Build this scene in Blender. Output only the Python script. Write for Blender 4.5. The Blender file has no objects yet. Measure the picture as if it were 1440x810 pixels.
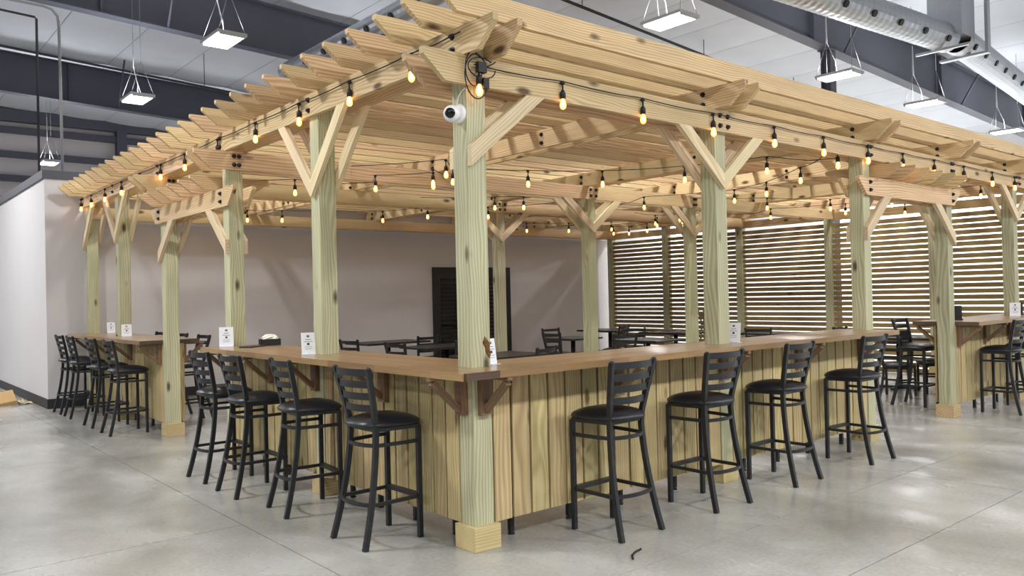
import bpy, math, random
from mathutils import Matrix, Vector
random.seed(7)
D = bpy.data
SC = bpy.context.scene
COL = SC.collection
V = Vector

# ------------------------------------------------------------------ camera
cam = D.cameras.new('camera'); co = D.objects.new('camera', cam); COL.objects.link(co)
cam.sensor_width = 36.0; cam.lens = 1138.07 / 1440 * 36.0; cam.clip_end = 200
R_ = V((0.76405787, -0.6447391, -0.02295775)); U_ = V((0.01250391, -0.02077938, 0.99970589)); F_ = V((0.64502653, 0.76412022, 0.00781489))
co.matrix_world = Matrix(((R_.x, U_.x, -F_.x, -2.92757), (R_.y, U_.y, -F_.y, -3.83071), (R_.z, U_.z, -F_.z, 1.49097), (0, 0, 0, 1)))
SC.camera = co
# ------------------------------------------------------------------ world, exposure
w = D.worlds.new('world'); SC.world = w; w.use_nodes = True
w.node_tree.nodes['Background'].inputs[0].default_value = (.9, .95, 1, 1)
w.node_tree.nodes['Background'].inputs[1].default_value = .25
vs = SC.view_settings
vs.view_transform = 'Standard'; vs.look = 'None'; vs.gamma = 1; vs.use_curve_mapping = False
vs.exposure = 0.22
LAMP_W = 74.0            # power of each ceiling panel lamp
UP = .15                  # share of it for an added upward fill that brightens the roof
LAMP_COL = (.965, .985, 1.0)

# ------------------------------------------------------------------ materials
def srgb(r, g, b):
    f = lambda c: (c/255/12.92 if c/255 <= .04045 else ((c/255+.055)/1.055)**2.4)
    return (f(r), f(g), f(b), 1)
def new_mat(name):
    m = D.materials.new(name); m.use_nodes = True
    nt = m.node_tree; bs = nt.nodes['Principled BSDF']
    return m, nt, bs
def N(nt, t, **kw):
    n = nt.nodes.new(t)
    for k, v in kw.items(): setattr(n, k, v)
    return n
def plain(name, col, rough=.5, metal=0, emit=None, es=0, spec=None):
    m, nt, bs = new_mat(name)
    bs.inputs['Base Color'].default_value = col; bs.inputs['Roughness'].default_value = rough; bs.inputs['Metallic'].default_value = metal
    if spec is not None: bs.inputs['Specular IOR Level'].default_value = spec
    if emit: bs.inputs['Emission Color'].default_value = emit; bs.inputs['Emission Strength'].default_value = es
    return m
def speckled(name, c1, c2, scale, rough=.5, bump=0, metal=0, detail=4):
    m, nt, bs = new_mat(name)
    tc = N(nt, 'ShaderNodeTexCoord'); no = N(nt, 'ShaderNodeTexNoise'); no.inputs['Scale'].default_value = scale; no.inputs['Detail'].default_value = detail
    nt.links.new(tc.outputs['Object'], no.inputs['Vector'])
    mx = N(nt, 'ShaderNodeMix', data_type='RGBA'); mx.inputs[6].default_value = c1; mx.inputs[7].default_value = c2
    nt.links.new(no.outputs['Fac'], mx.inputs[0]); nt.links.new(mx.outputs[2], bs.inputs['Base Color'])
    bs.inputs['Roughness'].default_value = rough; bs.inputs['Metallic'].default_value = metal
    if bump:
        b = N(nt, 'ShaderNodeBump'); b.inputs['Strength'].default_value = bump; b.inputs['Distance'].default_value = .02
        nt.links.new(no.outputs['Fac'], b.inputs['Height']); nt.links.new(b.outputs[0], bs.inputs['Normal'])
    return m
def wood(name, light, dark, knot=None, rough=.6, ring=21.0, ringmix=.5, vary=.16, knot_amt=.5, knot_size=.2, hue=.012):
    """planed timber: grain along the local x axis, each piece with its own offset"""
    m, nt, bs = new_mat(name); L = nt.links.new
    tc = N(nt, 'ShaderNodeTexCoord'); oi = N(nt, 'ShaderNodeObjectInfo')
    off = N(nt, 'ShaderNodeVectorMath', operation='MULTIPLY'); off.inputs[1].default_value = (31.7, .24, .34)
    cmb = N(nt, 'ShaderNodeCombineXYZ')
    wn = N(nt, 'ShaderNodeTexWhiteNoise', noise_dimensions='1D'); L(oi.outputs['Random'], wn.inputs['W'])
    L(wn.outputs['Color'], off.inputs[0])
    ad = N(nt, 'ShaderNodeVectorMath', operation='ADD'); L(off.outputs[0], ad.inputs[1])
    fr = N(nt, 'ShaderNodeMapRange'); fr.inputs[3].default_value = .6; fr.inputs[4].default_value = 1.35; L(wn.outputs['Value'], fr.inputs[0])
    L(tc.outputs['Object'], ad.inputs[0])
    # slow wander of the rings
    mp0 = N(nt, 'ShaderNodeMapping'); mp0.inputs['Scale'].default_value = (.9, 3.5, 3.5); L(ad.outputs[0], mp0.inputs[0])
    n0 = N(nt, 'ShaderNodeTexNoise'); n0.inputs['Scale'].default_value = 1; n0.inputs['Detail'].default_value = 2; L(mp0.outputs[0], n0.inputs['Vector'])
    sc0 = N(nt, 'ShaderNodeVectorMath', operation='MULTIPLY_ADD'); sc0.inputs[1].default_value = (0, .13, .13); L(n0.outputs['Color'], sc0.inputs[0])
    mp1 = N(nt, 'ShaderNodeMapping'); mp1.inputs['Scale'].default_value = (.06, 1, 1); L(ad.outputs[0], mp1.inputs[0]); L(mp1.outputs[0], sc0.inputs[2])
    wv = N(nt, 'ShaderNodeTexWave', wave_type='RINGS', rings_direction='X', wave_profile='SIN'); wv.inputs['Scale'].default_value = ring; wv.inputs['Distortion'].default_value = .4; wv.inputs['Detail'].default_value = 1
    sv = N(nt, 'ShaderNodeVectorMath', operation='SCALE'); L(sc0.outputs[0], sv.inputs[0]); L(fr.outputs[0], sv.inputs['Scale']); L(sv.outputs[0], wv.inputs['Vector'])
    mp2 = N(nt, 'ShaderNodeMapping'); mp2.inputs['Scale'].default_value = (2.2, 150, 150); L(ad.outputs[0], mp2.inputs[0])
    n2 = N(nt, 'ShaderNodeTexNoise'); n2.inputs['Scale'].default_value = 1; n2.inputs['Detail'].default_value = 3; L(mp2.outputs[0], n2.inputs['Vector'])
    a1 = N(nt, 'ShaderNodeMath', operation='MULTIPLY'); a1.inputs[1].default_value = ringmix*.8; L(wv.outputs['Fac'], a1.inputs[0])
    a2 = N(nt, 'ShaderNodeMath', operation='MULTIPLY_ADD'); a2.inputs[1].default_value = .55; L(n2.outputs['Fac'], a2.inputs[0]); L(a1.outputs[0], a2.inputs[2])
    mx = N(nt, 'ShaderNodeMix', data_type='RGBA'); mx.inputs[6].default_value = light; mx.inputs[7].default_value = dark; 
    rs = N(nt, 'ShaderNodeMapRange'); rs.inputs[1].default_value = .12; rs.inputs[2].default_value = .95; L(a2.outputs[0], rs.inputs[0]); L(rs.outputs[0], mx.inputs[0])
    # broad blotches
    mp3 = N(nt, 'ShaderNodeMapping'); mp3.inputs['Scale'].default_value = (1.1, 7, 7); L(ad.outputs[0], mp3.inputs[0])
    n3 = N(nt, 'ShaderNodeTexNoise'); n3.inputs['Scale'].default_value = 1.6; L(mp3.outputs[0], n3.inputs['Vector'])
    hs = N(nt, 'ShaderNodeHueSaturation')
    r1 = N(nt, 'ShaderNodeMapRange'); r1.inputs[1].default_value = 0; r1.inputs[2].default_value = 1; r1.inputs[3].default_value = 1 - vary; r1.inputs[4].default_value = 1 + vary*.6
    L(oi.outputs['Random'], r1.inputs[0])
    r2 = N(nt, 'ShaderNodeMapRange'); r2.inputs[1].default_value = .3; r2.inputs[2].default_value = .7; r2.inputs[3].default_value = .9; r2.inputs[4].default_value = 1.08; L(n3.outputs['Fac'], r2.inputs[0])
    ml = N(nt, 'ShaderNodeMath', operation='MULTIPLY'); L(r1.outputs[0], ml.inputs[0]); L(r2.outputs[0], ml.inputs[1]); L(ml.outputs[0], hs.inputs['Value'])
    r3 = N(nt, 'ShaderNodeMapRange'); r3.inputs[3].default_value = .5 - hue; r3.inputs[4].default_value = .5 + hue; L(wn.outputs['Value'], r3.inputs[0]); L(r3.outputs[0], hs.inputs['Hue'])
    L(mx.outputs[2], hs.inputs['Color'])
    out = hs.outputs[0]
    if knot:
        mp4 = N(nt, 'ShaderNodeMapping'); mp4.inputs['Scale'].default_value = (2.6, 6.5, 6.5); L(ad.outputs[0], mp4.inputs[0])
        vo = N(nt, 'ShaderNodeTexVoronoi'); vo.inputs['Scale'].default_value = 1; L(mp4.outputs[0], vo.inputs['Vector'])
        sp = N(nt, 'ShaderNodeSeparateColor'); L(vo.outputs['Color'], sp.inputs[0])
        gt = N(nt, 'ShaderNodeMath', operation='GREATER_THAN'); gt.inputs[1].default_value = knot_amt; L(sp.outputs[0], gt.inputs[0])
        mr = N(nt, 'ShaderNodeMapRange'); mr.inputs[1].default_value = knot_size; mr.inputs[2].default_value = knot_size*.45; mr.inputs[3].default_value = 0; mr.inputs[4].default_value = .9; L(vo.outputs['Distance'], mr.inputs[0])
        mm = N(nt, 'ShaderNodeMath', operation='MULTIPLY'); L(gt.outputs[0], mm.inputs[0]); L(mr.outputs[0], mm.inputs[1])
        mk = N(nt, 'ShaderNodeMix', data_type='RGBA'); L(mm.outputs[0], mk.inputs[0]); L(out, mk.inputs[6]); mk.inputs[7].default_value = knot
        out = mk.outputs[2]
    L(out, bs.inputs['Base Color']); bs.inputs['Roughness'].default_value = rough; bs.inputs['Specular IOR Level'].default_value = .35
    bp = N(nt, 'ShaderNodeBump'); bp.inputs['Strength'].default_value = .25; bp.inputs['Distance'].default_value = .004
    L(a2.outputs[0], bp.inputs['Height']); L(bp.outputs[0], bs.inputs['Normal'])
    return m
M = {}
M['beam'] = wood('pine_beam', srgb(232, 208, 166), srgb(178, 134, 84), srgb(70, 40, 22), ringmix=.5)
M['rafter'] = wood('pine_rafter', srgb(231, 207, 164), srgb(178, 134, 83), srgb(70, 40, 22), ringmix=.5)
M['brace'] = wood('pine_brace', srgb(235, 219, 186), srgb(200, 167, 120), srgb(105, 62, 36), knot_amt=.8)
M['post'] = wood('treated_post', srgb(204, 201, 170), srgb(154, 148, 108), srgb(70, 52, 34), ring=17, ringmix=.55, knot_amt=.6)
M['panel'] = wood('treated_board', srgb(206, 188, 140), srgb(158, 133, 86), srgb(88, 58, 30), ringmix=.5, vary=.15)
M['block'] = wood('base_block_pine', srgb(210, 190, 144), srgb(172, 144, 94), srgb(88, 58, 30), knot_amt=.8)
M['slat'] = wood('treated_slat', srgb(160, 136, 88), srgb(112, 90, 52), srgb(70, 46, 26), vary=.2, knot_amt=.8)
M['bracket'] = wood('stained_bracket', srgb(142, 112, 84), srgb(98, 74, 54), None, rough=.5, ringmix=.4)
M['end_stain'] = wood('stained_end_grain', srgb(104, 84, 70), srgb(66, 50, 42), None, rough=.4, ringmix=.4)
M['black_metal'] = speckled('black_powder_coat', srgb(26, 27, 30), srgb(34, 35, 39), 60, .42)
M['vinyl'] = speckled('black_vinyl', srgb(24, 25, 30), srgb(30, 31, 37), 200, .36, .05)
M['table'] = plain('dark_laminate', srgb(38, 34, 33), .35)
M['bolt'] = plain('black_bolt', srgb(24, 24, 27), .5)
M['cable'] = plain('black_cable', srgb(20, 21, 24), .55)
M['steel'] = speckled('dark_grey_steel', srgb(74, 76, 88), srgb(82, 84, 96), 3, .55)
M['steel_pipe'] = plain('dark_pipe', srgb(48, 48, 54), .5)
M['galv'] = speckled('galvanised', srgb(170, 175, 182), srgb(196, 200, 206), 25, .38, 0, .75)
M['conduit'] = plain('conduit_grey', srgb(168, 170, 174), .4, .6)
M['roof'] = speckled('roof_insulation', srgb(206, 210, 220), srgb(220, 224, 233), 1.4, .7, .5)
M['roof_back'] = plain('roof_seam', srgb(150, 148, 150), .8)
M['wall'] = speckled('painted_wall', srgb(206, 201, 202), srgb(212, 207, 207), 2.2, .75)
M['wall_far'] = speckled('painted_metal_wall', srgb(238, 238, 240), srgb(244, 244, 246), 1.5, .7)
M['end_wall'] = speckled('end_wall_lining', srgb(196, 190, 192), srgb(206, 200, 201), 1.2, .75)
M['cap'] = plain('dark_cap_trim', srgb(72, 73, 82), .5)
M['base'] = plain('black_baseboard', srgb(40, 40, 44), .5)
M['white_plastic'] = plain('white_plastic', srgb(236, 236, 238), .35)
M['paper'] = plain('white_card', srgb(240, 240, 244), .5)
M['ink'] = plain('grey_print', srgb(105, 105, 118), .6)
M['ink_dark'] = plain('dark_print', srgb(46, 46, 56), .6)
M['acrylic'] = plain('clear_stand', srgb(205, 208, 214), .12)
M['lens'] = plain('black_lens', srgb(10, 10, 12), .1)
M['lamp'] = plain('lamp_diffuser', (1, 1, 1, 1), .5, 0, (1, .98, .95, 1), 9)
M['lamp_body'] = plain('lamp_body', srgb(196, 198, 202), .4, .3)
M['wire'] = plain('hanger_wire', srgb(150, 151, 156), .4, .5)
M['cord'] = plain('white_cord', srgb(215, 215, 218), .5)
def bulb_mat():
    m, nt, bs = new_mat('warm_bulb_glass')
    bs.inputs['Base Color'].default_value = (1, .75, .4, 1); bs.inputs['Roughness'].default_value = .08
    bs.inputs['Emission Color'].default_value = (1, .50, .15, 1); bs.inputs['Emission Strength'].default_value = 2.0
    tr = N(nt, 'ShaderNodeBsdfTransparent'); tr.inputs[0].default_value = (1, .9, .72, 1); mx = N(nt, 'ShaderNodeMixShader'); mx.inputs[0].default_value = .42
    nt.links.new(tr.outputs[0], mx.inputs[1]); nt.links.new(bs.outputs[0], mx.inputs[2]); nt.links.new(mx.outputs[0], nt.nodes['Material Output'].inputs[0])
    return m
M['bulb'] = bulb_mat()
M['filament'] = plain('glowing_filament', (1, .8, .5, 1), .5, 0, (1, .50, .16, 1), 17)
M['card'] = speckled('cardboard', srgb(176, 140, 92), srgb(196, 160, 110), 12, .8)
M['napkin'] = speckled('napkin', srgb(222, 212, 196), srgb(240, 234, 222), 30, .8)
M['bark'] = speckled('bark_knot', srgb(30, 20, 12), srgb(150, 104, 48), 42, .85, .8, 0, 8)
M['gap_shade'] = plain('gap_shade_brown', srgb(52, 42, 30), .8)  # shade behind the bar boards, put into the colour
M['door'] = plain('black_door_metal', srgb(26, 26, 28), .35)
M['paperbrown'] = speckled('kraft_paper', srgb(196, 176, 140), srgb(214, 198, 166), 9, .8)
M['purple'] = plain('purple_banner', srgb(92, 60, 120), .6)
def glass_dark():
    m, nt, bs = new_mat('door_glass')
    bs.inputs['Base Color'].default_value = srgb(38, 38, 42); bs.inputs['Roughness'].default_value = .05; bs.inputs['Specular IOR Level'].default_value = .9
    tr = N(nt, 'ShaderNodeBsdfTransparent'); tr.inputs[0].default_value = (.55, .55, .58, 1); mx = N(nt, 'ShaderNodeMixShader'); mx.inputs[0].default_value = .35
    nt.links.new(tr.outputs[0], mx.inputs[1]); nt.links.new(bs.outputs[0], mx.inputs[2]); nt.links.new(mx.outputs[0], nt.nodes['Material Output'].inputs[0])
    return m
M['glass'] = glass_dark()
def counter_mat():
    m, nt, bs = new_mat('butcher_block'); L = nt.links.new
    tc = N(nt, 'ShaderNodeTexCoord')
    br = N(nt, 'ShaderNodeTexBrick'); br.offset = .37; br.inputs['Scale'].default_value = 1
    br.inputs['Brick Width'].default_value = .62; br.inputs['Row Height'].default_value = .043; br.inputs['Mortar Size'].default_value = .0007; br.inputs['Bias'].default_value = 0
    br.inputs['Color1'].default_value = srgb(166, 133, 90); br.inputs['Color2'].default_value = srgb(136, 105, 68); br.inputs['Mortar'].default_value = srgb(104, 74, 48)
    L(tc.outputs['Object'], br.inputs['Vector'])
    mp = N(nt, 'ShaderNodeMapping'); mp.inputs['Scale'].default_value = (4, 90, 90); L(tc.outputs['Object'], mp.inputs[0])
    no = N(nt, 'ShaderNodeTexNoise'); no.inputs['Scale'].default_value = 1; no.inputs['Detail'].default_value = 4; L(mp.outputs[0], no.inputs['Vector'])
    mx = N(nt, 'ShaderNodeMix', data_type='RGBA', blend_type='MULTIPLY'); mx.inputs[0].default_value = .6
    rp = N(nt, 'ShaderNodeMapRange'); rp.inputs[1].default_value = .3; rp.inputs[2].default_value = .7; rp.inputs[3].default_value = .72; rp.inputs[4].default_value = 1.12; L(no.outputs['Fac'], rp.inputs[0])
    L(br.outputs['Color'], mx.inputs[6]); L(rp.outputs[0], mx.inputs[7]); L(mx.outputs[2], bs.inputs['Base Color'])
    bs.inputs['Roughness'].default_value = .3; bs.inputs['Coat Weight'].default_value = .3; bs.inputs['Coat Roughness'].default_value = .15
    return m
M['counter'] = counter_mat()
def concrete():
    m, nt, bs = new_mat('polished_concrete'); L = nt.links.new
    tc = N(nt, 'ShaderNodeTexCoord')
    def noise(scale, det=5, dist=0, mp=None):
        n = N(nt, 'ShaderNodeTexNoise'); n.inputs['Scale'].default_value = scale; n.inputs['Detail'].default_value = det; n.inputs['Distortion'].default_value = dist
        if mp:
            q = N(nt, 'ShaderNodeMapping'); q.inputs['Scale'].default_value = mp; L(tc.outputs['Object'], q.inputs[0]); L(q.outputs[0], n.inputs['Vector'])
        else: L(tc.outputs['Object'], n.inputs['Vector'])
        return n
    n1 = noise(.55, 4, .6); n2 = noise(1.7, 10, .5, (1.0, .6, 1)); n3 = noise(38, 4)
    r1 = N(nt, 'ShaderNodeValToRGB'); e = r1.color_ramp.elements
    e[0].position = .3; e[0].color = srgb(146, 144, 137); e[1].position = .68; e[1].color = srgb(190, 188, 182)
    L(n1.outputs['Fac'], r1.inputs[0])
    r2 = N(nt, 'ShaderNodeValToRGB'); e = r2.color_ramp.elements
    e[0].position = .33; e[0].color = (.66, .65, .62, 1); e[1].position = .72; e[1].color = (1.08, 1.08, 1.08, 1)
    L(n2.outputs['Fac'], r2.inputs[0])
    mx = N(nt, 'ShaderNodeMix', data_type='RGBA', blend_type='MULTIPLY'); mx.inputs[0].default_value = .75; L(r1.outputs[0], mx.inputs[6]); L(r2.outputs[0], mx.inputs[7])
    r3 = N(nt, 'ShaderNodeMapRange'); r3.inputs[1].default_value = .3; r3.inputs[2].default_value = .7; r3.inputs[3].default_value = .9; r3.inputs[4].default_value = 1.08; L(n3.outputs['Fac'], r3.inputs[0])
    mx2 = N(nt, 'ShaderNodeMix', data_type='RGBA', blend_type='MULTIPLY'); mx2.inputs[0].default_value = 1; L(mx.outputs[2], mx2.inputs[6]); L(r3.outputs[0], mx2.inputs[7])
    L(mx2.outputs[2], bs.inputs['Base Color'])
    rr = N(nt, 'ShaderNodeMapRange'); rr.inputs[1].default_value = .3; rr.inputs[2].default_value = .7; rr.inputs[3].default_value = .14; rr.inputs[4].default_value = .32; L(n2.outputs['Fac'], rr.inputs[0]); L(rr.outputs[0], bs.inputs['Roughness'])
    bp = N(nt, 'ShaderNodeBump'); bp.inputs['Strength'].default_value = .06; bp.inputs['Distance'].default_value = .01; L(n2.outputs['Fac'], bp.inputs['Height']); L(bp.outputs[0], bs.inputs['Normal'])
    return m
M['floor'] = concrete()
M['joint'] = plain('joint_dark', srgb(70, 66, 60), .8)

# ------------------------------------------------------------------ helpers
def tag(o, label=None, cat=None, group=None, kind=None):
    if label: o['label'] = label
    if cat: o['category'] = cat
    if group: o['group'] = group
    if kind: o['kind'] = kind
    return o
def root(name, loc=(0, 0, 0), rz=0, label=None, cat=None, group=None):
    o = D.objects.new(name, None); COL.objects.link(o); o.empty_display_size = .1
    o.location = loc; o.rotation_euler = (0, 0, rz)
    return tag(o, label, cat, group)
def link(name, me, parent=None, mat=None, mw=None):
    o = D.objects.new(name, me); COL.objects.link(o)
    if mat is not None and len(me.materials) == 0: me.materials.append(M[mat])
    if parent is not None: o.parent = parent
    if mw is not None: o.matrix_basis = mw
    return o
def mesh(name, vs, fs, smooth=False):
    me = D.meshes.new(name); me.from_pydata([tuple(v) for v in vs], [], fs); me.update()
    if smooth: me.polygons.foreach_set('use_smooth', [True]*len(me.polygons))
    return me
BOX_F = [(0, 3, 2, 1), (4, 5, 6, 7), (0, 1, 5, 4), (1, 2, 6, 5), (2, 3, 7, 6), (3, 0, 4, 7)]
def box_v(a, b):
    (x0, y0, z0), (x1, y1, z1) = a, b
    return [(x0, y0, z0), (x1, y0, z0), (x1, y1, z0), (x0, y1, z0), (x0, y0, z1), (x1, y0, z1), (x1, y1, z1), (x0, y1, z1)]
def boxes(name, lst, mat, parent=None, mw=None):
    vs, fs = [], []
    for a, b in lst:
        k = len(vs); vs += box_v(a, b); fs += [tuple(i+k for i in f) for f in BOX_F]
    return link(name, mesh(name, vs, fs), parent, mat, mw)
def chamfer_box(L, W, H, c):
    """box along x from 0..L, W (y) by H (z) centred, long edges chamfered"""
    y, z = W/2, H/2
    sec = [(-y+c, -z), (y-c, -z), (y, -z+c), (y, z-c), (y-c, z), (-y+c, z), (-y, z-c), (-y, -z+c)]
    vs = [(0, a, b) for a, b in sec] + [(L, a, b) for a, b in sec]
    fs = [tuple(range(7, -1, -1)), tuple(range(8, 16))] + [(i, (i+1) % 8, 8+(i+1) % 8, 8+i) for i in range(8)]
    return vs, fs
_cache = {}
def cached(key, fn):
    if key not in _cache: _cache[key] = fn()
    return _cache[key]
BAS = {'X': Matrix.Identity(3), 'Y': Matrix(((0, -1, 0), (1, 0, 0), (0, 0, 1))), 'Z': Matrix(((0, 0, -1), (0, 1, 0), (1, 0, 0)))}
def basis(ax, loc): 
    m = BAS[ax].to_4x4(); m.translation = V(loc); return m
def prism_mesh(prof, th):
    n = len(prof); vs = [(x, -th/2, z) for x, z in prof] + [(x, th/2, z) for x, z in prof]
    fs = [tuple(range(n)), tuple(range(2*n-1, n-1, -1))] + [(i, n+i, n+(i+1) % n, (i+1) % n) for i in range(n)]
    return mesh('prism', vs, fs)
def beam(name, ax, s0, s1, off, z0, z1, th, mat, parent, cut0=0, cut1=0, nose=.04):
    """timber along X or Y at cross offset `off`; sloped under-cut ends where cut>0"""
    H = z1-z0; Ln = s1-s0; p = []
    p += [(cut0, 0)]
    p += [(Ln-cut1, 0)]
    p += ([(Ln, H-nose), (Ln, H)] if cut1 else [(Ln, H)])
    p += ([(0, H), (0, H-nose)] if cut0 else [(0, H)])
    me = cached(('beam', round(Ln, 4), round(H, 4), round(th, 4), cut0, cut1, nose, mat), lambda: prism_mesh(p, th))
    loc = (s0, off, z0) if ax == 'X' else (off, s0, z0)
    return link(name, me, parent, mat, basis(ax, loc))
def brace(poly, ax, off, th, mat, parent, name='brace'):
    """poly of (s,z) points in the vertical plane along ax; first edge gives the grain"""
    a, b = V(poly[0]), V(poly[1]); d = (b-a).normalized(); n = V((-d.y, d.x))
    loc2 = [((V(p)-a).dot(d), (V(p)-a).dot(n)) for p in poly]
    area = sum(loc2[i][0]*loc2[(i+1) % len(poly)][1]-loc2[(i+1) % len(poly)][0]*loc2[i][1] for i in range(len(poly)))
    if area < 0: loc2 = loc2[::-1]
    me = prism_mesh(loc2, th)
    B = BAS[ax]
    ex = B @ V((d.x, 0, d.y)); ez = B @ V((n.x, 0, n.y)); ey = ez.cross(ex)
    o = B @ V((a.x, 0, a.y)); o += (V((0, off, 0)) if ax == 'X' else V((off, 0, 0)))
    m = Matrix(((ex.x, ey.x, ez.x, o.x), (ex.y, ey.y, ez.y, o.y), (ex.z, ey.z, ez.z, o.z), (0, 0, 0, 1)))
    return link(name, me, parent, mat, m)
def tube_data(pts, w, h=None, n=4, closed=False, up=V((0, 0, 1))):
    """swept section: n=4 rectangular w x h, else round radius w"""
    pts = [V(p) for p in pts]; vs, fs = [], []; m = len(pts)
    if n == 4: sec = [(-w/2, -h/2), (w/2, -h/2), (w/2, h/2), (-w/2, h/2)]
    else: sec = [(w*math.cos(2*math.pi*i/n), w*math.sin(2*math.pi*i/n)) for i in range(n)]
    for i, p in enumerate(pts):
        if closed: t = (pts[(i+1) % m]-pts[i-1])
        else: t = pts[min(i+1, m-1)]-pts[max(i-1, 0)]
        t = t.normalized(); u = up if abs(t.dot(up)) < .97 else V((0, 1, 0))
        s = t.cross(u).normalized(); q = s.cross(t).normalized()
        for a, b in sec: vs.append(p+s*a+q*b)
    for i in range(m if closed else m-1):
        j = (i+1) % m
        for k in range(n): fs.append((i*n+k, i*n+(k+1) % n, j*n+(k+1) % n, j*n+k))
    if not closed: fs += [tuple(range(n-1, -1, -1)), tuple((m-1)*n+k for k in range(n))]
    return vs, fs
def join(parts):
    vs, fs = [], []
    for v, f in parts:
        k = len(vs); vs += list(v); fs += [tuple(i+k for i in q) for q in f]
    return vs, fs
def tube(name, pts, w, mat, parent=None, h=None, n=8, smooth=True, up=V((0, 0, 1))):
    v, f = tube_data(pts, w, h, n, up=up); return link(name, mesh(name, v, f, smooth and n > 4), parent, mat)
def lathe_data(prof, n=12, axis_top=True):
    vs, fs = [], []
    for r, z in prof:
        for i in range(n): vs.append((r*math.cos(2*math.pi*i/n), r*math.sin(2*math.pi*i/n), z))
    for k in range(len(prof)-1):
        for i in range(n): fs.append((k*n+i, k*n+(i+1) % n, (k+1)*n+(i+1) % n, (k+1)*n+i))
    fs.append(tuple(range(n-1, -1, -1))); k = len(prof)-1; fs.append(tuple(k*n+i for i in range(n)))
    return vs, fs
def copy_tree(o, parent=None):
    c = o.copy(); COL.objects.link(c)
    if parent is not None: c.parent = parent
    for ch in list(o.children): copy_tree(ch, c)
    return c
T4 = Matrix.Translation

# ------------------------------------------------------------------ layout (metres)
h = .07                                     # half a 6x6 post
A1, A2, AC, A3, A4 = 2.406, 4.770, 6.701, 8.738, 11.02
AI = 6.93
L1, L2, LC, L3, L4 = 1.870, 3.694, 5.577, 7.452, 9.067
ZX0, ZX1, ZY1, ZR1 = 2.714, 2.886, 3.057, 3.197
YW, XW, HW = 9.345, -.547, 3.41
HC, TOPT = 1.067, .042
T = .038

# ------------------------------------------------------------------ floor
floor = boxes('floor', [((-20, -20, -.3), (34, 27, -.012))], 'joint'); tag(floor, kind='structure')
g = .0035
def slab(x0, x1, y0, y1): boxes('slab', [((x0+g, y0+g, -.012), (x1-g, y1-g, 0))], 'floor', floor)
XS = [-20, -9.6, -5.2, -.845]
for a, b in zip(XS[:-1], XS[1:]):
    for c, d in ((-20, -7.4), (-7.4, -3.0), (-3.0, 1.47), (1.47, 4.88), (4.88, 9.3), (9.3, 18), (18, 27)): slab(a, b, c, d)
slab(-.845, 3.575, -1.73, -.91); slab(-.845, 3.575, -6.2, -1.73); slab(-.845, 3.575, -20, -6.2)
slab(-.845, 3.575, -.91, 27)
XR = [3.575, 7.97, 12.37, 16.8, 21.2, 27.5, 34]
for a, b in zip(XR[:-1], XR[1:]):
    slab(a, b, -.91, 27); slab(a, b, -5.3, -.91); slab(a, b, -20, -5.3)

# ------------------------------------------------------------------ hall shell
SL = .045                                   # roof falls towards +x
def zroof(x): return 7.62 - SL*x
ceil = tag(link('ceiling', mesh('ceiling', [(-20, -20, zroof(-20)+.03), (34, -20, zroof(34)+.03), (34, 27, zroof(34)+.03), (-20, 27, zroof(-20)+.03)], [(0, 3, 2, 1)]), None, 'roof_back'), kind='structure')
x = -20.0; k = 0
while x < 34:
    x1 = x+1.5
    vs = []
    for yy in (-20, 27):
        for i in range(7):
            xx = x+.006+(1.488)*i/6
            sag = .035*math.sin(math.pi*i/6)
            vs.append((xx, yy, zroof(xx)-sag))
    fs = [(i, 7+i, 8+i, i+1) for i in range(6)]
    link('roof_panel', mesh('roof_panel', vs, fs, True), ceil, 'roof'); x = x1
def wall(name, a, b, mat): return tag(boxes(name, [(a, b)], mat), kind='structure')
we = wall('wall_back', (-20, 25.0, 0), (34, 25.2, 8.6), 'end_wall')
wall('wall_right', (26.0, -20, 0), (26.2, 25, 7), 'wall_far')
wall('wall_left', (-20, -20, 0), (-19.8, 25, 9), 'wall_far')
wall('wall_front', (-20, -20, 0), (30, -19.8, 9), 'wall_far')
for z0 in (6.78, 6.03, 5.3, 4.4, 3.4):
    boxes('girt', [((-20, 24.8, z0), (30, 25.0, z0+.19))], 'steel', we)
boxes('girt', [((-20, 24.75, 7.13), (30, 25.0, 7.5))], 'steel', we)
boxes('wall_column', [((4.36, 24.7, 0), (4.66, 25.0, 7.2))], 'steel', we)
# the partition room behind the pergola
room = tag(boxes('wall_partition', [((XW, YW, 0), (11.3, 15.0, HW-.10))], 'wall'), kind='structure')
boxes('cap_trim', [((XW-.03, YW-.03, HW-.10), (11.33, 15.03, HW+.02))], 'cap', room)
bb = tag(boxes('baseboard_partition', [((XW-.012, YW-.012, 0), (11.3, YW, .14)), ((XW-.012, YW, 0), (XW, 15, .14))], 'base'), kind='structure')
# door
dr = tag(boxes('door_1', [((6.14, YW-.05, 0), (6.30, YW, 2.06)), ((7.95, YW-.05, 0), (8.11, YW, 2.06)), ((6.30, YW-.05, 1.84), (7.95, YW, 2.06)), ((7.06, YW-.045, 0), (7.19, YW, 1.84)), ((6.30, YW-.045, 0), (7.95, YW, .22))], 'door'), kind='structure')
for a, b in ((6.30, 7.06), (7.19, 7.95)): 
    boxes('glass_pane', [((a, YW-.03, .22), (b, YW-.024, 1.84))], 'glass', dr)
    boxes('strip_back', [((a, YW-.008, .22), (b, YW-.004, 1.84))], 'door', dr)  # dark backing behind the imitated reflections
    for i in range(19): boxes('reflection_strip', [((a+.01, YW-.021, .30+.08*i), (b-.01, YW-.010, .327+.08*i))], 'galv', dr)  # slat reflections in the door glass, built as pale strips
tube('door_handle', [(7.02, YW-.05, .95), (7.02, YW-.1, .95), (7.02, YW-.1, 1.25), (7.02, YW-.05, 1.25)], .012, 'galv', dr)

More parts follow.
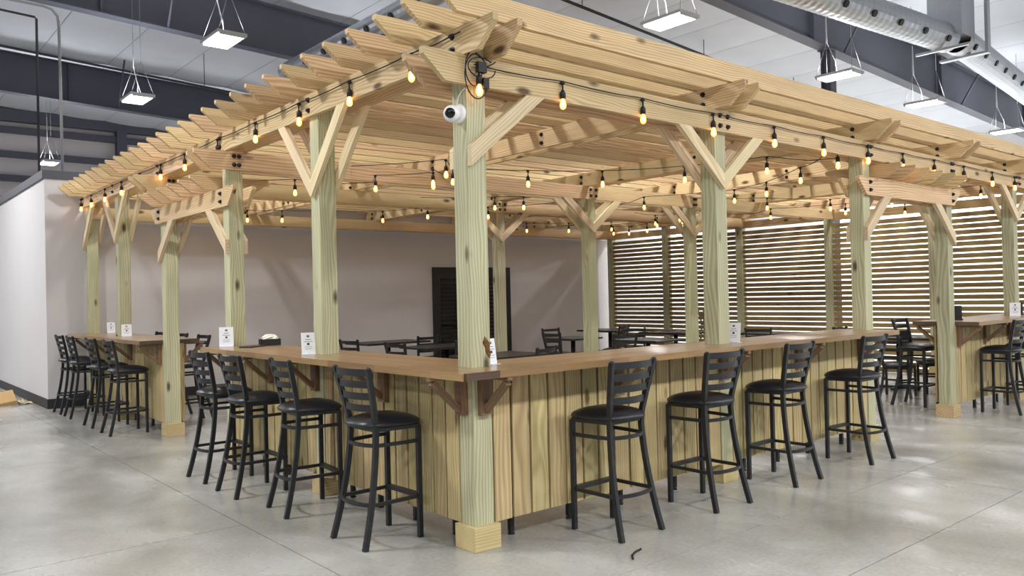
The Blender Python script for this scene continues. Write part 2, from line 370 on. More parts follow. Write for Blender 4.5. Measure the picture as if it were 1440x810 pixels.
# steel roof frames
def frame(y, label, stiff, z_shift=0):
    r = root('steel_roof_beam', (0, y, 0), 0, label, 'beam')
    xa, xb = -19.5, 29.5
    def zb(x): return 6.5 - SL*x + z_shift
    def strip(name, y0, y1, lo, hi):
        vs = []
        for xx in (xa, xb): vs += [(xx, y0, zb(xx)+lo), (xx, y1, zb(xx)+lo), (xx, y1, zb(xx)+hi), (xx, y0, zb(xx)+hi)]
        link(name, mesh(name, vs, [(0, 3, 2, 1), (4, 5, 6, 7), (0, 1, 5, 4), (1, 2, 6, 5), (2, 3, 7, 6), (3, 0, 4, 7)]), r, 'steel')
    strip('web', -.008, .008, .02, .93); strip('bottom_flange', -.12, .12, 0, .02); strip('top_flange', -.12, .12, .93, .95)
    for xx in stiff: boxes('stiffener', [((xx-.012, -.11, zb(xx)+.02), (xx+.012, .11, zb(xx)+.93))], 'steel', r)
    for xx in stiff[::1]:
        for s in (-1,):
            tube('fly_brace', [(xx+1.1, s*.1, zb(xx+1.1)+.03), (xx+1.1, s*.75, zroof(xx+1.1)-.03)], .022, 'steel', r, n=6)
    return r
frame(3.95, 'deep dark steel roof beam carrying the column behind the slat screen', [-12, -6, 0, 5.5, 10.95, 16.5, 22])
frame(11.3, 'deep dark steel roof beam over the partition room behind two hung lamps', [-12, -6, .7, 6, 12, 18])
frame(18.15, 'deep dark steel roof beam between the partition room and the end wall', [-12, -6, 1.6, 7, 13, 19])
col = root('steel_column', (11.62, 3.95, 0), 0, 'dark steel column rising behind the slat screen to the roof beam', 'column')
boxes('shaft', [((-.1, -.1, .015), (.1, -.085, 5.97)), ((-.1, .085, .015), (.1, .1, 5.97)), ((-.006, -.085, .015), (.006, .085, 5.97))], 'steel', col)
boxes('base_plate', [((-.16, -.16, 0), (.16, .16, .015))], 'steel', col)
boxes('cap_plate', [((-.14, -.14, 5.965), (.14, .14, 5.985))], 'steel', col)

# ------------------------------------------------------------------ pergola
pg = root('pergola', (0, 0, 0), 0, 'large pale pine pergola with exposed rafters over the bar', 'pergola')
def post_mesh(H): return cached(('post', round(H, 3)), lambda: mesh('post', *chamfer_box(H, 2*h, 2*h, .004)))
def post(x, y, H, block=True, z0=0.0):
    o = link('post', post_mesh(H-z0), pg, 'post', basis('Z', (x, y, z0)))
    if block:
        b = .0965; bh = .14; q = h+.0005
        me = cached('blockring', lambda: mesh('base_block', *join([(box_v((-b, -b, .001), (b, -q, bh)), BOX_F), (box_v((-b, q, .001), (b, b, bh)), BOX_F), (box_v((-b, -q, .001), (-q, q, bh)), BOX_F), (box_v((q, -q, .001), (b, q, bh)), BOX_F)])))
        link('base_block', me, o, 'block', basis('Z', (x, y, z0)).inverted() @ T4((x, y, 0)))
    return o
posts = {}
posts['P0'] = post(0, 0, ZY1)
for k_, x_, H_ in (('P1', A1, ZX1), ('P2', A2, ZX1), ('CR', AC, ZX1), ('P3', A3, ZX1), ('P4', A4, ZX1)): posts[k_] = post(x_, 0, H_)
for k_, y_, H_ in (('L1', L1, ZY1), ('L2', L2, ZX1), ('CL', LC, ZX1), ('L3', L3, ZY1), ('L4', L4, ZX1)): posts[k_] = post(0, y_, H_)
for x_, y_ in ((A2, L2), (AI, L2), (A2, LC), (A4, L1), (A4, L2), (A4, LC), (A4, L3), (A4, L4)): post(x_, y_, ZX1)
OFF = h+T/2
bolt_me = mesh('bolt', *lathe_data([(.021, 0), (.021, .006), (.0135, .0061), (.0135, .02), (.010, .024)], 8))
def bolt(parent, p, nrm):
    rot = {'-X': Matrix.Rotation(-math.pi/2, 4, 'Y'), '-Y': Matrix.Rotation(math.pi/2, 4, 'X'), '+X': Matrix.Rotation(math.pi/2, 4, 'Y')}[nrm]
    o = link('bolt', bolt_me, parent, 'bolt'); o.matrix_basis = parent.matrix_basis.inverted() @ T4(p) @ rot
    return o
XE, YE = -.392, -.380
# beams along x
xb = {}
for y_, nm in ((0, 'y0'), (L2, 'l2'), (LC, 'lc'), (L4, 'l4')):
    for s in (-1, 1):
        segs = ((XE, A1), (A1, A3), (A3, 11.42)) if nm == 'y0' else ((XE, A2), (A2, 11.42))
        for a, b in segs:
            if nm == 'l4' and a < 0: a = -h
            o = beam('beam', 'X', a+(.001 if a > 0 else 0), b-(.001 if b < 11 else 0), y_+s*OFF, ZX0, ZX1-.001, T, 'beam', pg, .15 if a < -.1 else 0, .15 if b > 11 else 0)
            xb[nm, s, a] = o
# beams along y
yb = {}
for x_ in (0, A1, A2, AC, A3, A4):
    for s in (-1, 1):
        for a, b in ((YE, LC-.9), (LC-.9, 9.30)):
            o = beam('beam', 'Y', a+(.001 if a > 0 else 0), b, x_+s*OFF, ZX1, ZY1-.001, T, 'beam', pg, .15 if a < 0 else 0, 0)
            yb[x_, s, a] = o
def grp(parent, cx, cz, n2, ax, face):
    for dz in ((.045, .125) if n2 else (.085,)):
        for ds in ((-.024, .024) if n2 == 4 else (0,)):
            p = (cx+ds, face, cz+dz) if ax == 'X' else (face, cx+ds, cz+dz)
            bolt(parent, p, '-Y' if ax == 'X' else '-X')
fy = -h-T
for x_, a in ((A1-.05, XE), (A1+.05, A1), (A2, A1), (AC, A1), (A3-.05, A1), (A3+.05, A3)):
    grp(xb['y0', -1, a], x_, ZX0, 2 if abs(x_-A2) > 1e-6 and abs(x_-AC) > 1e-6 else 4, 'X', fy)
for nm, y_ in (('l2', L2), ('lc', LC)):
    for x_, a in ((0, XE), (A2-.05, XE), (A2+.05, A2), (AI, A2)):
        grp(xb[nm, -1, a], x_, ZX0, 4 if x_ in (0, AI) else 2, 'X', y_+fy)
for x_ in (0, A1, A2, AC, A3):
    for y_ in (0, L1, L2, LC, L3, L4):
        o = yb[x_, -1, YE if y_ < LC-.9 else LC-.9]
        grp(o, y_, ZX1, 2, 'Y', x_+fy)
# rafters
for i in range(-1, 29):
    y_ = .075+.326*i
    beam('rafter', 'X', -.398+random.uniform(-.006, .006), 11.44, y_, ZY1, ZR1, T, 'rafter', pg, .135, .135, .03)
# braces
def vee(ax, c, off, zt, zb, run, sides=(-1, 1), lap=0.0, wv=.118):
    """2x4 knee braces lapped on the post face, plumb cut at the post, level cut under the beam"""
    sl = (zt-zb)/run; ti = wv/sl
    for s in sides:
        e = -s*lap
        brace([(c+e, zb-lap*sl*0), (c+s*run, zt), (c+s*(run-ti), zt), (c+e, zb+wv)] if lap == 0 else
              [(c+e, zb), (c+s*run, zt), (c+s*(run-wv/((zt-zb)/(run+lap))), zt), (c+e, zb+wv)], ax, off, T*.98, 'brace', pg)
for s in (-1, 1):
    vee('X', 0, s*OFF, ZX0, 2.245, .515, (1,), h)
    vee('X', A1, s*OFF, ZX0, 2.276, .55)
    vee('X', A3, s*OFF, ZX0, 2.276, .55)
    vee('Y', L1, s*OFF, ZX1, 2.265, .56, (-1, 1), 0, .135)
    vee('Y', L3, s*OFF, ZX1, 2.265, .56, (-1, 1), 0, .135)
    vee('Y', L4, s*OFF, ZX1, 2.265, .54, (-1,), h, .135)
    vee('X', A2, L2+s*OFF, ZX0, 2.276, .55)
    vee('X', AI, L2+s*OFF, ZX0, 2.276, .55)
    vee('X', A2, LC+s*OFF, ZX0, 2.276, .55)
for s in (-1, 1):
    vee('Y', L2, A2+s*OFF, ZX1, 2.40, .46, (1,), h, .135)
# the two low canopies over the openings
CZ0, CZ1, CR1 = 2.372, 2.547, 2.672
for s in (-1, 1):
    o = beam('canopy_beam', 'Y', 3.41, 5.87, s*OFF, CZ0, CZ1-.001, T, 'beam', pg, .15, .15, .03)
    if s < 0:
        for yy in (L2+.02, LC-.0): 
            for dz in (.05, .125): bolt(o, (fy, yy, CZ0+dz), '-X')
    o = beam('canopy_beam', 'X', 4.56, 6.90, s*OFF, CZ0, CZ1-.001, T, 'beam', pg, .15, .15, .03)
    if s < 0:
        for xx in (A2, AC):
            for dz in (.05, .125): bolt(o, (xx, fy, CZ0+dz), '-Y')
    vee('Y', L2, s*OFF, CZ0, 1.93, .45, (1,), h, .13)
    vee('Y', LC, s*OFF, CZ0, 1.93, .45, (-1,), h, .13)
    vee('X', A2, s*OFF, CZ0, 1.93, .45, (1,), h, .13)
    vee('X', AC, s*OFF, CZ0, 1.93, .45, (-1,), h, .13)
for i in range(6):
    beam('canopy_rafter', 'X', -.345, .42, 3.86+.325*i, CZ1, CR1, T, 'rafter', pg, .13, .13, .03)
    beam('canopy_rafter', 'Y', -.345, .42, 4.92+.318*i, CZ1, CR1, T, 'rafter', pg, .13, .13, .03)
# big bark knot on the corner post just above the bar top
vs, fs = [], []
for i in range(11):
    t = i/10; z = 1.12+.125*t; wv = .003+.019*math.sin(math.pi*t)*(1+.35*math.sin(11*t)); cx = h-.012-.030*t
    for k in range(8):
        an = 2*math.pi*k/8; vs.append((min(cx+wv*math.cos(an)*1.1, h+.002), -h-.0005-.007*max(0, -math.sin(an))*(.6+.4*math.sin(17*t+k)), z+.004*math.sin(5*k)))
for i in range(10):
    for k in range(8): fs.append((i*8+k, i*8+(k+1) % 8, (i+1)*8+(k+1) % 8, (i+1)*8+k))
kn = link('knot', mesh('knot', vs, fs, True), posts['P0'], 'bark'); kn.matrix_basis = posts['P0'].matrix_basis.inverted()

# slat screen at the far side
sc = root('slat_screen', (A4, 0, 0), 0, 'horizontal wooden slat screen closing the far side of the pergola', 'screen')
rows = [0, L1, L2, LC, L3, L4]
for a, b in zip(rows[:-1], rows[1:]):
    y0, y1 = a+h+.004, b-h-.004
    me = cached(('slat', round(y1-y0, 3)), lambda: mesh('slat', *join([([(x, y, z) for x, y, z in chamfer_box(y1-y0, .045, .071, .003)[0]], chamfer_box(1, 1, 1, .1)[1])])))
    z = .15
    while z < 2.67:
        o = link('slat', me, sc, 'slat', basis('Y', (random.uniform(-.003, .003), y0, z+random.uniform(-.003, .003)))); z += .0945
    link('top_rail', cached(('rail', round(y1-y0, 3)), lambda: mesh('rail', *chamfer_box(y1-y0, .038, .14, .003))), sc, 'beam', basis('Y', (0, y0, 2.768)))
    link('bottom_rail', cached(('rail2', round(y1-y0, 3)), lambda: mesh('rail', *chamfer_box(y1-y0, .038, .08, .003))), sc, 'slat', basis('Y', (0, y0, .045)))

# ------------------------------------------------------------------ bars
def board_mesh(H, wd): return cached(('brd', round(H, 3), round(wd, 4)), lambda: mesh('board', *chamfer_box(H, wd, .022, .0025)))
ZB0, ZB1 = .142, HC-TOPT-.002
def board_run(r, ax, s0, s1, off, flip=1):
    n = max(1, round((s1-s0)/.147)); p = (s1-s0)/n
    for i in range(n):
        s = s0+p*(i+.5); dz = random.uniform(-.006, .006); wd = p-random.choice((.015, .018, .022))
        me = board_mesh(ZB1-ZB0, round(wd, 3))
        loc = (s, off+random.uniform(-.002, .002), ZB0+dz*0) if ax == 'X' else (off+random.uniform(-.002, .002), s, ZB0)
        # local x up, local y along the run, local z outwards
        if ax == 'X': B = Matrix(((0, 1, 0), (0, 0, 1), (1, 0, 0)))
        else: B = Matrix(((0, 0, -1), (0, 1, 0), (1, 0, 0)))
        m = B.to_4x4(); m.translation = V(loc)
        link('board', me, r, 'panel', m)
def bracket(r, ax, s, sgn, off, out=.225):
    """triangular knee bracket under the overhang: sgn is the outward direction across the bar"""
    zt = HC-TOPT-.001
    o = root('bracket'); o.parent = r
    o.location = (s, off, zt) if ax == 'X' else (off, s, zt)
    # local y is outward
    o.rotation_euler = (0, 0, (0 if sgn > 0 else math.pi) if ax == 'X' else (-math.pi/2 if sgn > 0 else math.pi/2))
    return o
def bracket_parts(o):
    v, f = chamfer_box(.235, .085, .036, .003)
    me = cached('bk_leg', lambda: mesh('upright', v, f)); link('upright', me, o, 'bracket', Matrix(((0, 1, 0, 0), (0, 0, 1, .018), (1, 0, 0, -.235), (0, 0, 0, 1))))
    me = cached('bk_arm', lambda: mesh('arm', *chamfer_box(.215, .036, .02, .003))); link('arm', me, o, 'bracket', Matrix(((0, -1, 0, 0), (1, 0, 0, .037), (0, 0, 1, -.0105), (0, 0, 0, 1))))
    a = V((0, .037, -.20)); b = V((0, .225, -.032)); d = (b-a); L_ = d.length; d.normalize(); n = V((1, 0, 0)).cross(d)
    me = cached('bk_dia', lambda: mesh('diagonal', *chamfer_box(L_, .04, .036, .003)))
    link('diagonal', me, o, 'bracket', Matrix(((d.x, 1, n.x, a.x), (d.y, 0, n.y, a.y), (d.z, 0, n.z, a.z), (0, 0, 0, 1))))
FO = -.056                                # centre of the outer boards
FI = .155                                 # centre of the inner boards
def top_mesh(L_, W): return mesh('countertop', *chamfer_box(L_, W, TOPT, .004))
OV, INN = .318, .275
# L-shaped bar
b1 = root('bar_counter', (0, 0, 0), 0, 'L-shaped bar of vertical treated boards with butcher-block top around the pergola corner post', 'bar')
for a, b in ((h+.004, A1-h-.004), (A1+h+.004, A2-h-.004)): board_run(b1, 'X', a, b, FO)
for a, b in ((h+.004, L1-h-.004), (L1+h+.004, L2-h-.004)): board_run(b1, 'Y', a, b, FO)
board_run(b1, 'X', FI+.02, A2-.02, FI); board_run(b1, 'Y', FI+.02, L2-.02, FI)
for z in (.22, .58, .94):
    boxes('frame_rail', [((h+.003, FO+.014, z), (A1-h-.003, FO+.05, z+.085))], 'gap_shade', b1)
    boxes('frame_rail', [((A1+h+.003, FO+.014, z), (A2-h-.003, FO+.05, z+.085))], 'gap_shade', b1)
    boxes('frame_rail', [((FO+.014, h+.003, z), (FO+.05, L1-h-.003, z+.085))], 'gap_shade', b1)
    boxes('frame_rail', [((FO+.014, L1+h+.003, z), (FO+.05, L2-h-.003, z+.085))], 'gap_shade', b1)
boxes('gap_shade_panel', [((h+.003, .02, .2), (A2-.075, .04, 1.0))], 'gap_shade', b1)  # dark sheet standing in for the shade between the boards
boxes('gap_shade_panel', [((.02, h+.003, .2), (.04, L2-.075, 1.0))], 'gap_shade', b1)
def foot(r, x, y): 
    link('levelling_foot', cached('foot', lambda: mesh('foot', *join([lathe_data([(.022, 0), (.022, .012), (.012, .02)], 8), (box_v((-.015, -.015, .02), (.015, .015, .21)), BOX_F)]))), r, 'black_metal', T4((x, y, 0)))
for x_ in (.3, .8, 1.3, 1.9, 2.8, 3.3, 3.8, 4.4): foot(b1, x_, .055)
for y_ in (.3, .75, 1.2, 1.6, 2.2, 2.7, 3.2): foot(b1, .055, y_)
for s_ in (.005, 1.16, 2.36, 3.45, 4.55): bracket_parts(bracket(b1, 'X', s_, -1, -h-.001 if s_ < .1 or abs(s_-A1) < .12 else FO-.013))
for s_ in (.02, .904, 1.90, 2.75, 3.55): bracket_parts(bracket(b1, 'Y', s_, -1, -h-.001 if s_ < .1 or abs(s_-L1) < .12 else FO-.013))
t1 = b1; TZ = HC-TOPT
def frame_top(name, ax, s0, s1, c0, c1, parent, holes=()):
    """slab along ax; c0..c1 across; square notches left for posts at the given s"""
    segs = []; s = s0
    vs, fs = [], []
    def addb(a, b, c, d):
        k = len(vs); q = .0
        lo = (a, c, 0); hi = (b, d, TOPT)
        vs.extend(box_v(lo, hi)); fs.extend([tuple(i+k for i in f) for f in BOX_F])
    hh = h+.002
    for p in holes:
        if p-hh > s: addb(s, p-hh, c0, c1)
        if c0 < -hh: addb(max(p-hh, s0), min(p+hh, s1), c0, -hh)
        if c1 > hh: addb(max(p-hh, s0), min(p+hh, s1), hh, c1)
        s = p+hh
    if s < s1: addb(s, s1, c0, c1)
    me = mesh(name, vs, fs)
    m = T4((0, 0, TZ)) @ BAS[ax].to_4x4()
    if ax == 'Y':   # across coordinate of the mesh runs along -x in the world: mirror it
        for v in me.vertices: v.co.y = -v.co.y
        me.flip_normals()
    return link(name, me, parent, 'counter', m)
frame_top('countertop', 'Y', -.300, 3.74, -OV, INN, t1, (0, L1, L2))
frame_top('countertop', 'X', INN+.001, 4.845, -OV, INN, t1, (A1, A2))
o = boxes('end_cap', [((-.300, -.322, TZ), (-.066, -.3002, HC))], 'end_stain', t1)
o = boxes('countertop', [((-.0655, -OV, TZ), (INN+.0005, -.3002, HC))], 'counter', t1)
# second bar down the left run
b2 = root('bar_counter', (0, LC, 0), 0, 'straight board-fronted bar running back to the partition wall', 'bar')
bpy.context.view_layer.update()
def world_children(r, before):
    loc = r.location.copy()
    for o in [q for q in r.children if q not in before]: o.matrix_basis = T4(-loc) @ o.matrix_basis
s = set(b2.children)
for a, b in ((LC+h+.004, L3-h-.004), (L3+h+.004, L4-h-.004)): board_run(b2, 'Y', a, b, FO); board_run(b2, 'Y', a, b, FI)
board_run(b2, 'X', FO+.0+.135, FI+.0, LC+.085)
boxes('frame_rail', [((FO+.014, LC+.11, .25), (FO+.05, L3-h-.003, .33))], 'gap_shade', b2)
boxes('gap_shade_panel', [((.03, LC+.11, .2), (.05, L3-.075, 1.0))], 'gap_shade', b2)
boxes('gap_shade_panel', [((.03, L3+.075, .2), (.05, L4-.075, 1.0))], 'gap_shade', b2)
for y_ in (5.8, 6.5, 7.2, 7.8, 8.6): foot(b2, .055, y_)
for s_ in (5.74, 6.9, 7.9, 8.8): bracket_parts(bracket(b2, 'Y', s_, -1, FO-.012))
for s_ in (5.74, 7.0, 8.3): bracket_parts(bracket(b2, 'Y', s_, 1, FI+.012))
world_children(b2, s)
t2 = b2; s = set(b2.children)
frame_top('countertop', 'Y', 5.66, 9.19, -OV, .32, t2, (L3, L4))
o = boxes('end_cap', [((-OV, 5.64, TZ), (.32, 5.659, HC))], 'end_stain', t2)
world_children(t2, s)
# second bar on the right run
b3 = root('bar_counter', (AC, 0, 0), 0, 'straight board-fronted bar beside the slat screen opening', 'bar')
for a, b in ((AC+h+.004, A3-h-.004), (A3+h+.004, A4-h-.004)): board_run(b3, 'X', a, b, FO); board_run(b3, 'X', a, b, FI)
boxes('gap_shade_panel', [((AC+.08, .03, .2), (A3-.075, .05, 1.0))], 'gap_shade', b3)
boxes('gap_shade_panel', [((A3+.075, .03, .2), (A4-.075, .05, 1.0))], 'gap_shade', b3)
for x_ in (6.95, 7.6, 8.3, 9.3, 10.2): foot(b3, x_, .055)
for s_ in (6.86, 7.62, 8.4, 9.4, 10.4): bracket_parts(bracket(b3, 'X', s_, -1, FO-.012))
for s_ in (6.9, 7.9): bracket_parts(bracket(b3, 'X', s_, 1, FI+.012))
world_children(b3, set())
t3 = b3; s = set(b3.children)
frame_top('countertop', 'X', AC+.085, 10.9, -OV, .40, t3, (A3,))
boxes('end_cap', [((AC+.07, -OV, TZ), (AC+.084, .40, HC))], 'end_stain', t3)
world_children(t3, s)

# ------------------------------------------------------------------ stools and chairs
def seat_data(w, d, t=.062, n=28):
    vs, fs = [], []
    rings = [(0, .93), (.007, .985), (.014, 1.0), (.022, .985), (.034, .92), (.046, .80), (.055, .62), (.061, .36)]
    for z, s in rings:
        for i in range(n):
            a = 2*math.pi*i/n; c, q = math.cos(a), math.sin(a); e = .62
            x = math.copysign(abs(c)**e, c)*w/2; y = math.copysign(abs(q)**e, q)*d/2
            x *= 1+.14*(y/(d/2))                        # wider at the front
            vs.append((x*s, y*s, z*t/.062))
    for k in range(len(rings)-1):
        for i in range(n): fs.append((k*n+i, k*n+(i+1) % n, (k+1)*n+(i+1) % n, (k+1)*n+i))
    fs.append(tuple(range(n-1, -1, -1))); k = len(rings)-1; fs.append(tuple(k*n+i for i in range(n)))
    return vs, fs
def make_seat(name, label, cat, hs, ht, rings, group=None, fw=.180, splay=.115):
    """front is +y; the rear legs pinch in at the seat, then flare out up the ladder back"""
    r = root(name, (0, 0, 0), 0, label, cat, group)
    TS = .028; st = hs-.068
    YB = -.095                                   # rear leg at seat height
    def rear(z):
        if z < st: t = (1-z/st); return (.146+.044*t**1.3, YB-splay*t**1.7)
        t = (z-st)/(ht-st); return (.146+.052*t, YB-.075*t**1.15)
    for sx in (-1, 1):
        v, f = tube_data([(sx*fw, .190, 0), (sx*fw, .190, st-.012)], TS, TS, 4)
        link('leg', mesh('leg', v, f), r, 'black_metal')
        pts = [(sx*rear(ht*i/16)[0], rear(ht*i/16)[1], ht*i/16) for i in range(17)]
        v, f = tube_data(pts, TS, TS*1.1, 4, up=V((0, 1, 0)))
        o = link('back_leg', mesh('back_leg', v, f), r, 'black_metal')
        v, f = lathe_data([(.016, -.004), (.016, .005), (.010, .012)], 8)
        c = link('end_cap', mesh('end_cap', v, f, True), o, 'black_metal'); c.location = pts[-1]
    zf = st-.012
    v, f = join([tube_data([(-fw, .19, zf), (fw, .19, zf)], .022, .024, 4), tube_data([(-.146, YB, zf), (.146, YB, zf)], .022, .024, 4), tube_data([(-.146, YB, zf), (-fw, .19, zf)], .022, .024, 4), tube_data([(.146, YB, zf), (fw, .19, zf)], .022, .024, 4)])
    link('seat_frame', mesh('seat_frame', v, f), r, 'black_metal')
    v, f = seat_data(.40, .42, .068); o = link('seat', mesh('seat', v, f, True), r, 'vinyl'); o.location = (0, .035, st)
    span = ht-hs
    for i in range(4):
        zc = hs+span*(.14+.25*i)+.012; xw, y0 = rear(zc)
        pts = [(x/6*(xw-.006), y0-.040*(1-(x/6)**2), zc) for x in range(-6, 7)]
        v, f = tube_data(pts, .008, .042, 4); link('slat', mesh('slat', v, f), r, 'black_metal')
    for z, fr in rings:
        xw, yb = rear(z)
        pts = [(-fw, .19, z), (-fw+.002, .06, z)] + [(-(xw+.012)*math.cos(math.pi*t/12), yb+.03-.075*math.sin(math.pi*t/12), z) for t in range(0, 13)] + [(fw-.002, .06, z), (fw, .19, z)]
        v, f = tube_data(pts, .014, .022, 4); link('stretcher', mesh('stretcher', v, f), r, 'black_metal')
        if fr:
            v, f = tube_data([(-fw, .19, z+.004), (fw, .19, z+.004)], .045, .022, 4); link('footrest', mesh('footrest', v, f), r, 'black_metal')
    return r
stool = make_seat('bar_stool', 'x', 'bar stool', .772, 1.065, ((.60, False), (.255, True)))
chair = make_seat('dining_chair', 'x', 'chair', .47, .87, ((.24, False),), splay=.07)
first = {'s': True, 'c': True}
def place(proto, key, x, y, rz, label, group=None):
    if first[key]: o = proto; first[key] = False
    else: o = copy_tree(proto)
    o.location = (x, y, 0); o.rotation_euler = (0, 0, rz); o['label'] = label
    if group: o['group'] = group
    elif 'group' in o: del o['group']
    return o
ST = lambda *a, **k: place(stool, 's', *a, **k)
R90 = -math.pi/2                            # front turned to +x
SG = 'black ladder-back bar stools'
# right run (front faces +y)
ST(.838, -.335, .02, 'black ladder-back bar stool right of the corner post, first towards the slat screen', SG)
ST(1.772, -.35, -.02, 'black ladder-back bar stool second from the corner post towards the slat screen', SG)
ST(2.752, -.338, .03, 'black ladder-back bar stool third from the corner post towards the slat screen', SG)
ST(3.885, -.378, -.02, 'black ladder-back bar stool at the end of the L-shaped bar near the slat-side opening', SG)
# left run (front faces +x)
ST(-.335, .58, R90+.02, 'black ladder-back bar stool beside the corner post on the bar run towards the partition wall', SG)
ST(-.345, 1.56, R90-.10, 'black ladder-back bar stool slightly turned, second from corner post towards the partition wall', SG)
ST(-.405, 2.36, R90, 'black ladder-back bar stool third from corner post towards the partition wall', SG)
ST(-.395, 3.06, R90+.02, 'black ladder-back bar stool at the bar end beside the opening near the partition wall', SG)
ST(-.345, 8.72, R90+.02, 'black ladder-back bar stool next to the white partition corner', SG)
ST(-.338, 8.12, R90-.02, 'black ladder-back bar stool second from the white partition corner', SG)
ST(-.335, 7.03, R90+.02, 'black ladder-back bar stool third from the white partition corner', SG)
ST(-.335, 6.21, R90, 'black ladder-back bar stool beside the low-canopy post, fourth from the white partition corner', SG)
ST(.50, 6.45, -R90, 'black ladder-back bar stool on the inner side of the partition-wall bar, facing its end', SG)
ST(.52, 7.35, -R90+.03, 'black bar stool top showing behind the partition-wall bar, middle of the inner three', SG)
ST(.52, 8.25, -R90, 'black bar stool top showing behind the partition-wall bar, closest to the wall', SG)
ST(7.46, -.338, 0, 'black ladder-back bar stool at the small bar by the slat screen', SG)
ST(8.25, -.338, .03, 'black ladder-back bar stool partly cut off at the small bar by the slat screen', SG)
ST(7.40, .66, math.pi, 'dark bar stool half hidden behind the low-canopy post by the slat screen', SG)

CH = lambda *a, **k: place(chair, 'c', *a, **k)
def make_table(name, x, y, w, d, z, label, rz=0, group=None):
    r = root(name, (x, y, 0), rz, label, 'table', group)
    v, f = chamfer_box(w, d, .03, .006); link('tabletop', mesh('tabletop', v, f), r, 'table', T4((-w/2, 0, z-.015)))
    v, f = lathe_data([(.038, .03), (.038, z-.05)], 12); link('pedestal', mesh('pedestal', v, f, True), r, 'black_metal')
    boxes('top_plate', [((-.15, -.15, z-.05), (.15, .15, z-.03))], 'black_metal', r)
    v, f = join([tube_data([(-.30, 0, .015), (.30, 0, .015)], .06, .03, 4), tube_data([(0, -.28, .016), (0, .28, .016)], .06, .03, 4)])
    link('base', mesh('base', v, f), r, 'black_metal'); return r
TG = 'dark dining tables inside the pergola'
make_table('dining_table', 4.20, 7.85, .76, 1.2, .75, 'dark dining table close to the partition wall left of the black door', math.pi/2, TG)
make_table('dining_table', 4.15, 6.10, .76, 1.2, .75, 'dark dining table in front of the black glazed door', math.pi/2, TG)
make_table('dining_table', 3.42, 3.95, .76, 1.0, .75, 'dark dining table just behind the corner post and bar top', math.pi/2, TG)
make_table('dining_table', 6.55, 5.85, .7, .7, .75, 'dark dining table behind the braced inner post', 0, TG)
make_table('dining_table', 8.85, 7.15, .76, 1.1, .75, 'dark dining table in the corner of slat screen and partition wall', 0, TG)
make_table('dining_table', 8.75, 5.45, .76, 1.1, .75, 'dark dining table along the slat screen between two inner posts', 0, TG)
make_table('dining_table', 6.75, 4.40, .7, .9, .75, 'small dark dining table beside the second braced inner post', 0, TG)
make_table('dining_table', 9.15, 3.75, .76, 1.1, .75, 'dark dining table by the slat screen behind the white menu card', .0, TG)
make_table('dining_table', 8.95, 1.55, .76, 1.1, .75, 'dark dining table seen through the slat-side opening', .1, TG)
CG = 'black ladder-back dining chairs'
CH(3.10, 6.92, -math.pi/2+.2, 'black ladder-back dining chair alone at the left end of the wall-side table', CG)
CH(4.22, 6.85, 0, 'black ladder-back dining chair with its back against the black door frame', CG)
CH(3.02, 5.50, -math.pi/2+.15, 'black ladder-back dining chair pushed to the table before the glazed door', CG)
CH(3.75, 5.25, .1, 'black ladder-back dining chair mostly hidden behind the bar left of the corner post', CG)
CH(3.35, 3.22, .25, 'black ladder-back dining chair whose top rail shows right of the corner post', CG)
CH(5.92, 5.52, -math.pi/2, 'black ladder-back dining chair left of the braced inner post, nearer one of two', CG)
CH(6.85, 6.55, math.pi, 'black ladder-back dining chair left of the braced inner post, further one of two', CG)
CH(8.15, 6.35, .3, 'black ladder-back dining chair in front of the first slat bay', CG)
CH(6.05, 4.35, -.3, 'black ladder-back dining chair right of the braced inner post', CG)
CH(7.35, 5.15, 2.6, 'black ladder-back dining chair between the two braced inner posts', CG)
CH(8.35, 3.45, -1.2, 'black ladder-back dining chair showing its top rail right of the white menu card', CG)
CH(8.0, 1.15, -1.35, 'black ladder-back dining chair in the slat-side opening, nearer the bar end', CG)
CH(8.75, .95, .7, 'black ladder-back dining chair in the slat-side opening, nearer the low-canopy post', CG)
CH(9.0, 2.3, math.pi, 'black ladder-back dining chair at the far side of the table in the slat-side opening', CG)
make_table('pub_table', 13.2, 10.3-2.2, .8, 1.5, 1.05, 'tall dark table standing beyond the slat screen', 0)
ST(12.7, 7.6, -math.pi/2, 'black bar stool beside the tall table beyond the slat screen', SG)
ST(13.8, 8.2, math.pi/2, 'black bar stool on the far side of the tall table beyond the slat screen', SG)

# ------------------------------------------------------------------ string lights
sock_me = mesh('socket', *join([lathe_data([(.006, 0), (.006, .045), (.0062, .05)], 6), lathe_data([(.0185, -.045), (.019, -.01), (.012, .005), (.006, .012)], 10), lathe_data([(.012, .045), (.016, .05), (.016, .062), (.010, .068)], 8)]), True)
bulb_me = mesh('bulb', *lathe_data([(.011, 0), (.012, -.010), (.018, -.028), (.0215, -.044), (.0205, -.058), (.0135, -.070), (.005, -.0745)], 12), True)
fil_me = mesh('filament', *lathe_data([(.004, -.012), (.008, -.022), (.0095, -.040), (.007, -.056), (.003, -.060)], 8), True)
def string(name, pts, bulbs, label, group=None, r=.0042):
    """pts: cable polyline; bulbs: points on the cable where a socket hangs"""
    s = root(name, pts[0], 0, label, 'string light', group); o0 = V(pts[0])
    fine = []
    P = [V(p)-o0 for p in pts]
    for a, b in zip(P[:-1], P[1:]):
        n = max(1, int((b-a).length/.2))
        for i in range(n):
            t = i/n; q = a.lerp(b, t); q.z -= .010*math.sin(math.pi*t); fine.append(q)
    fine.append(P[-1])
    tube('cable', fine, r, 'cable', s, n=6)
    for p in bulbs:
        k = link('socket', sock_me, s, 'cable', T4(V(p)-o0+V((0, 0, -.066))))
        b = link('bulb', bulb_me, k, 'bulb', T4((0, 0, -.040))); link('filament', fil_me, k, 'filament', T4((0, 0, -.040)))
    return s
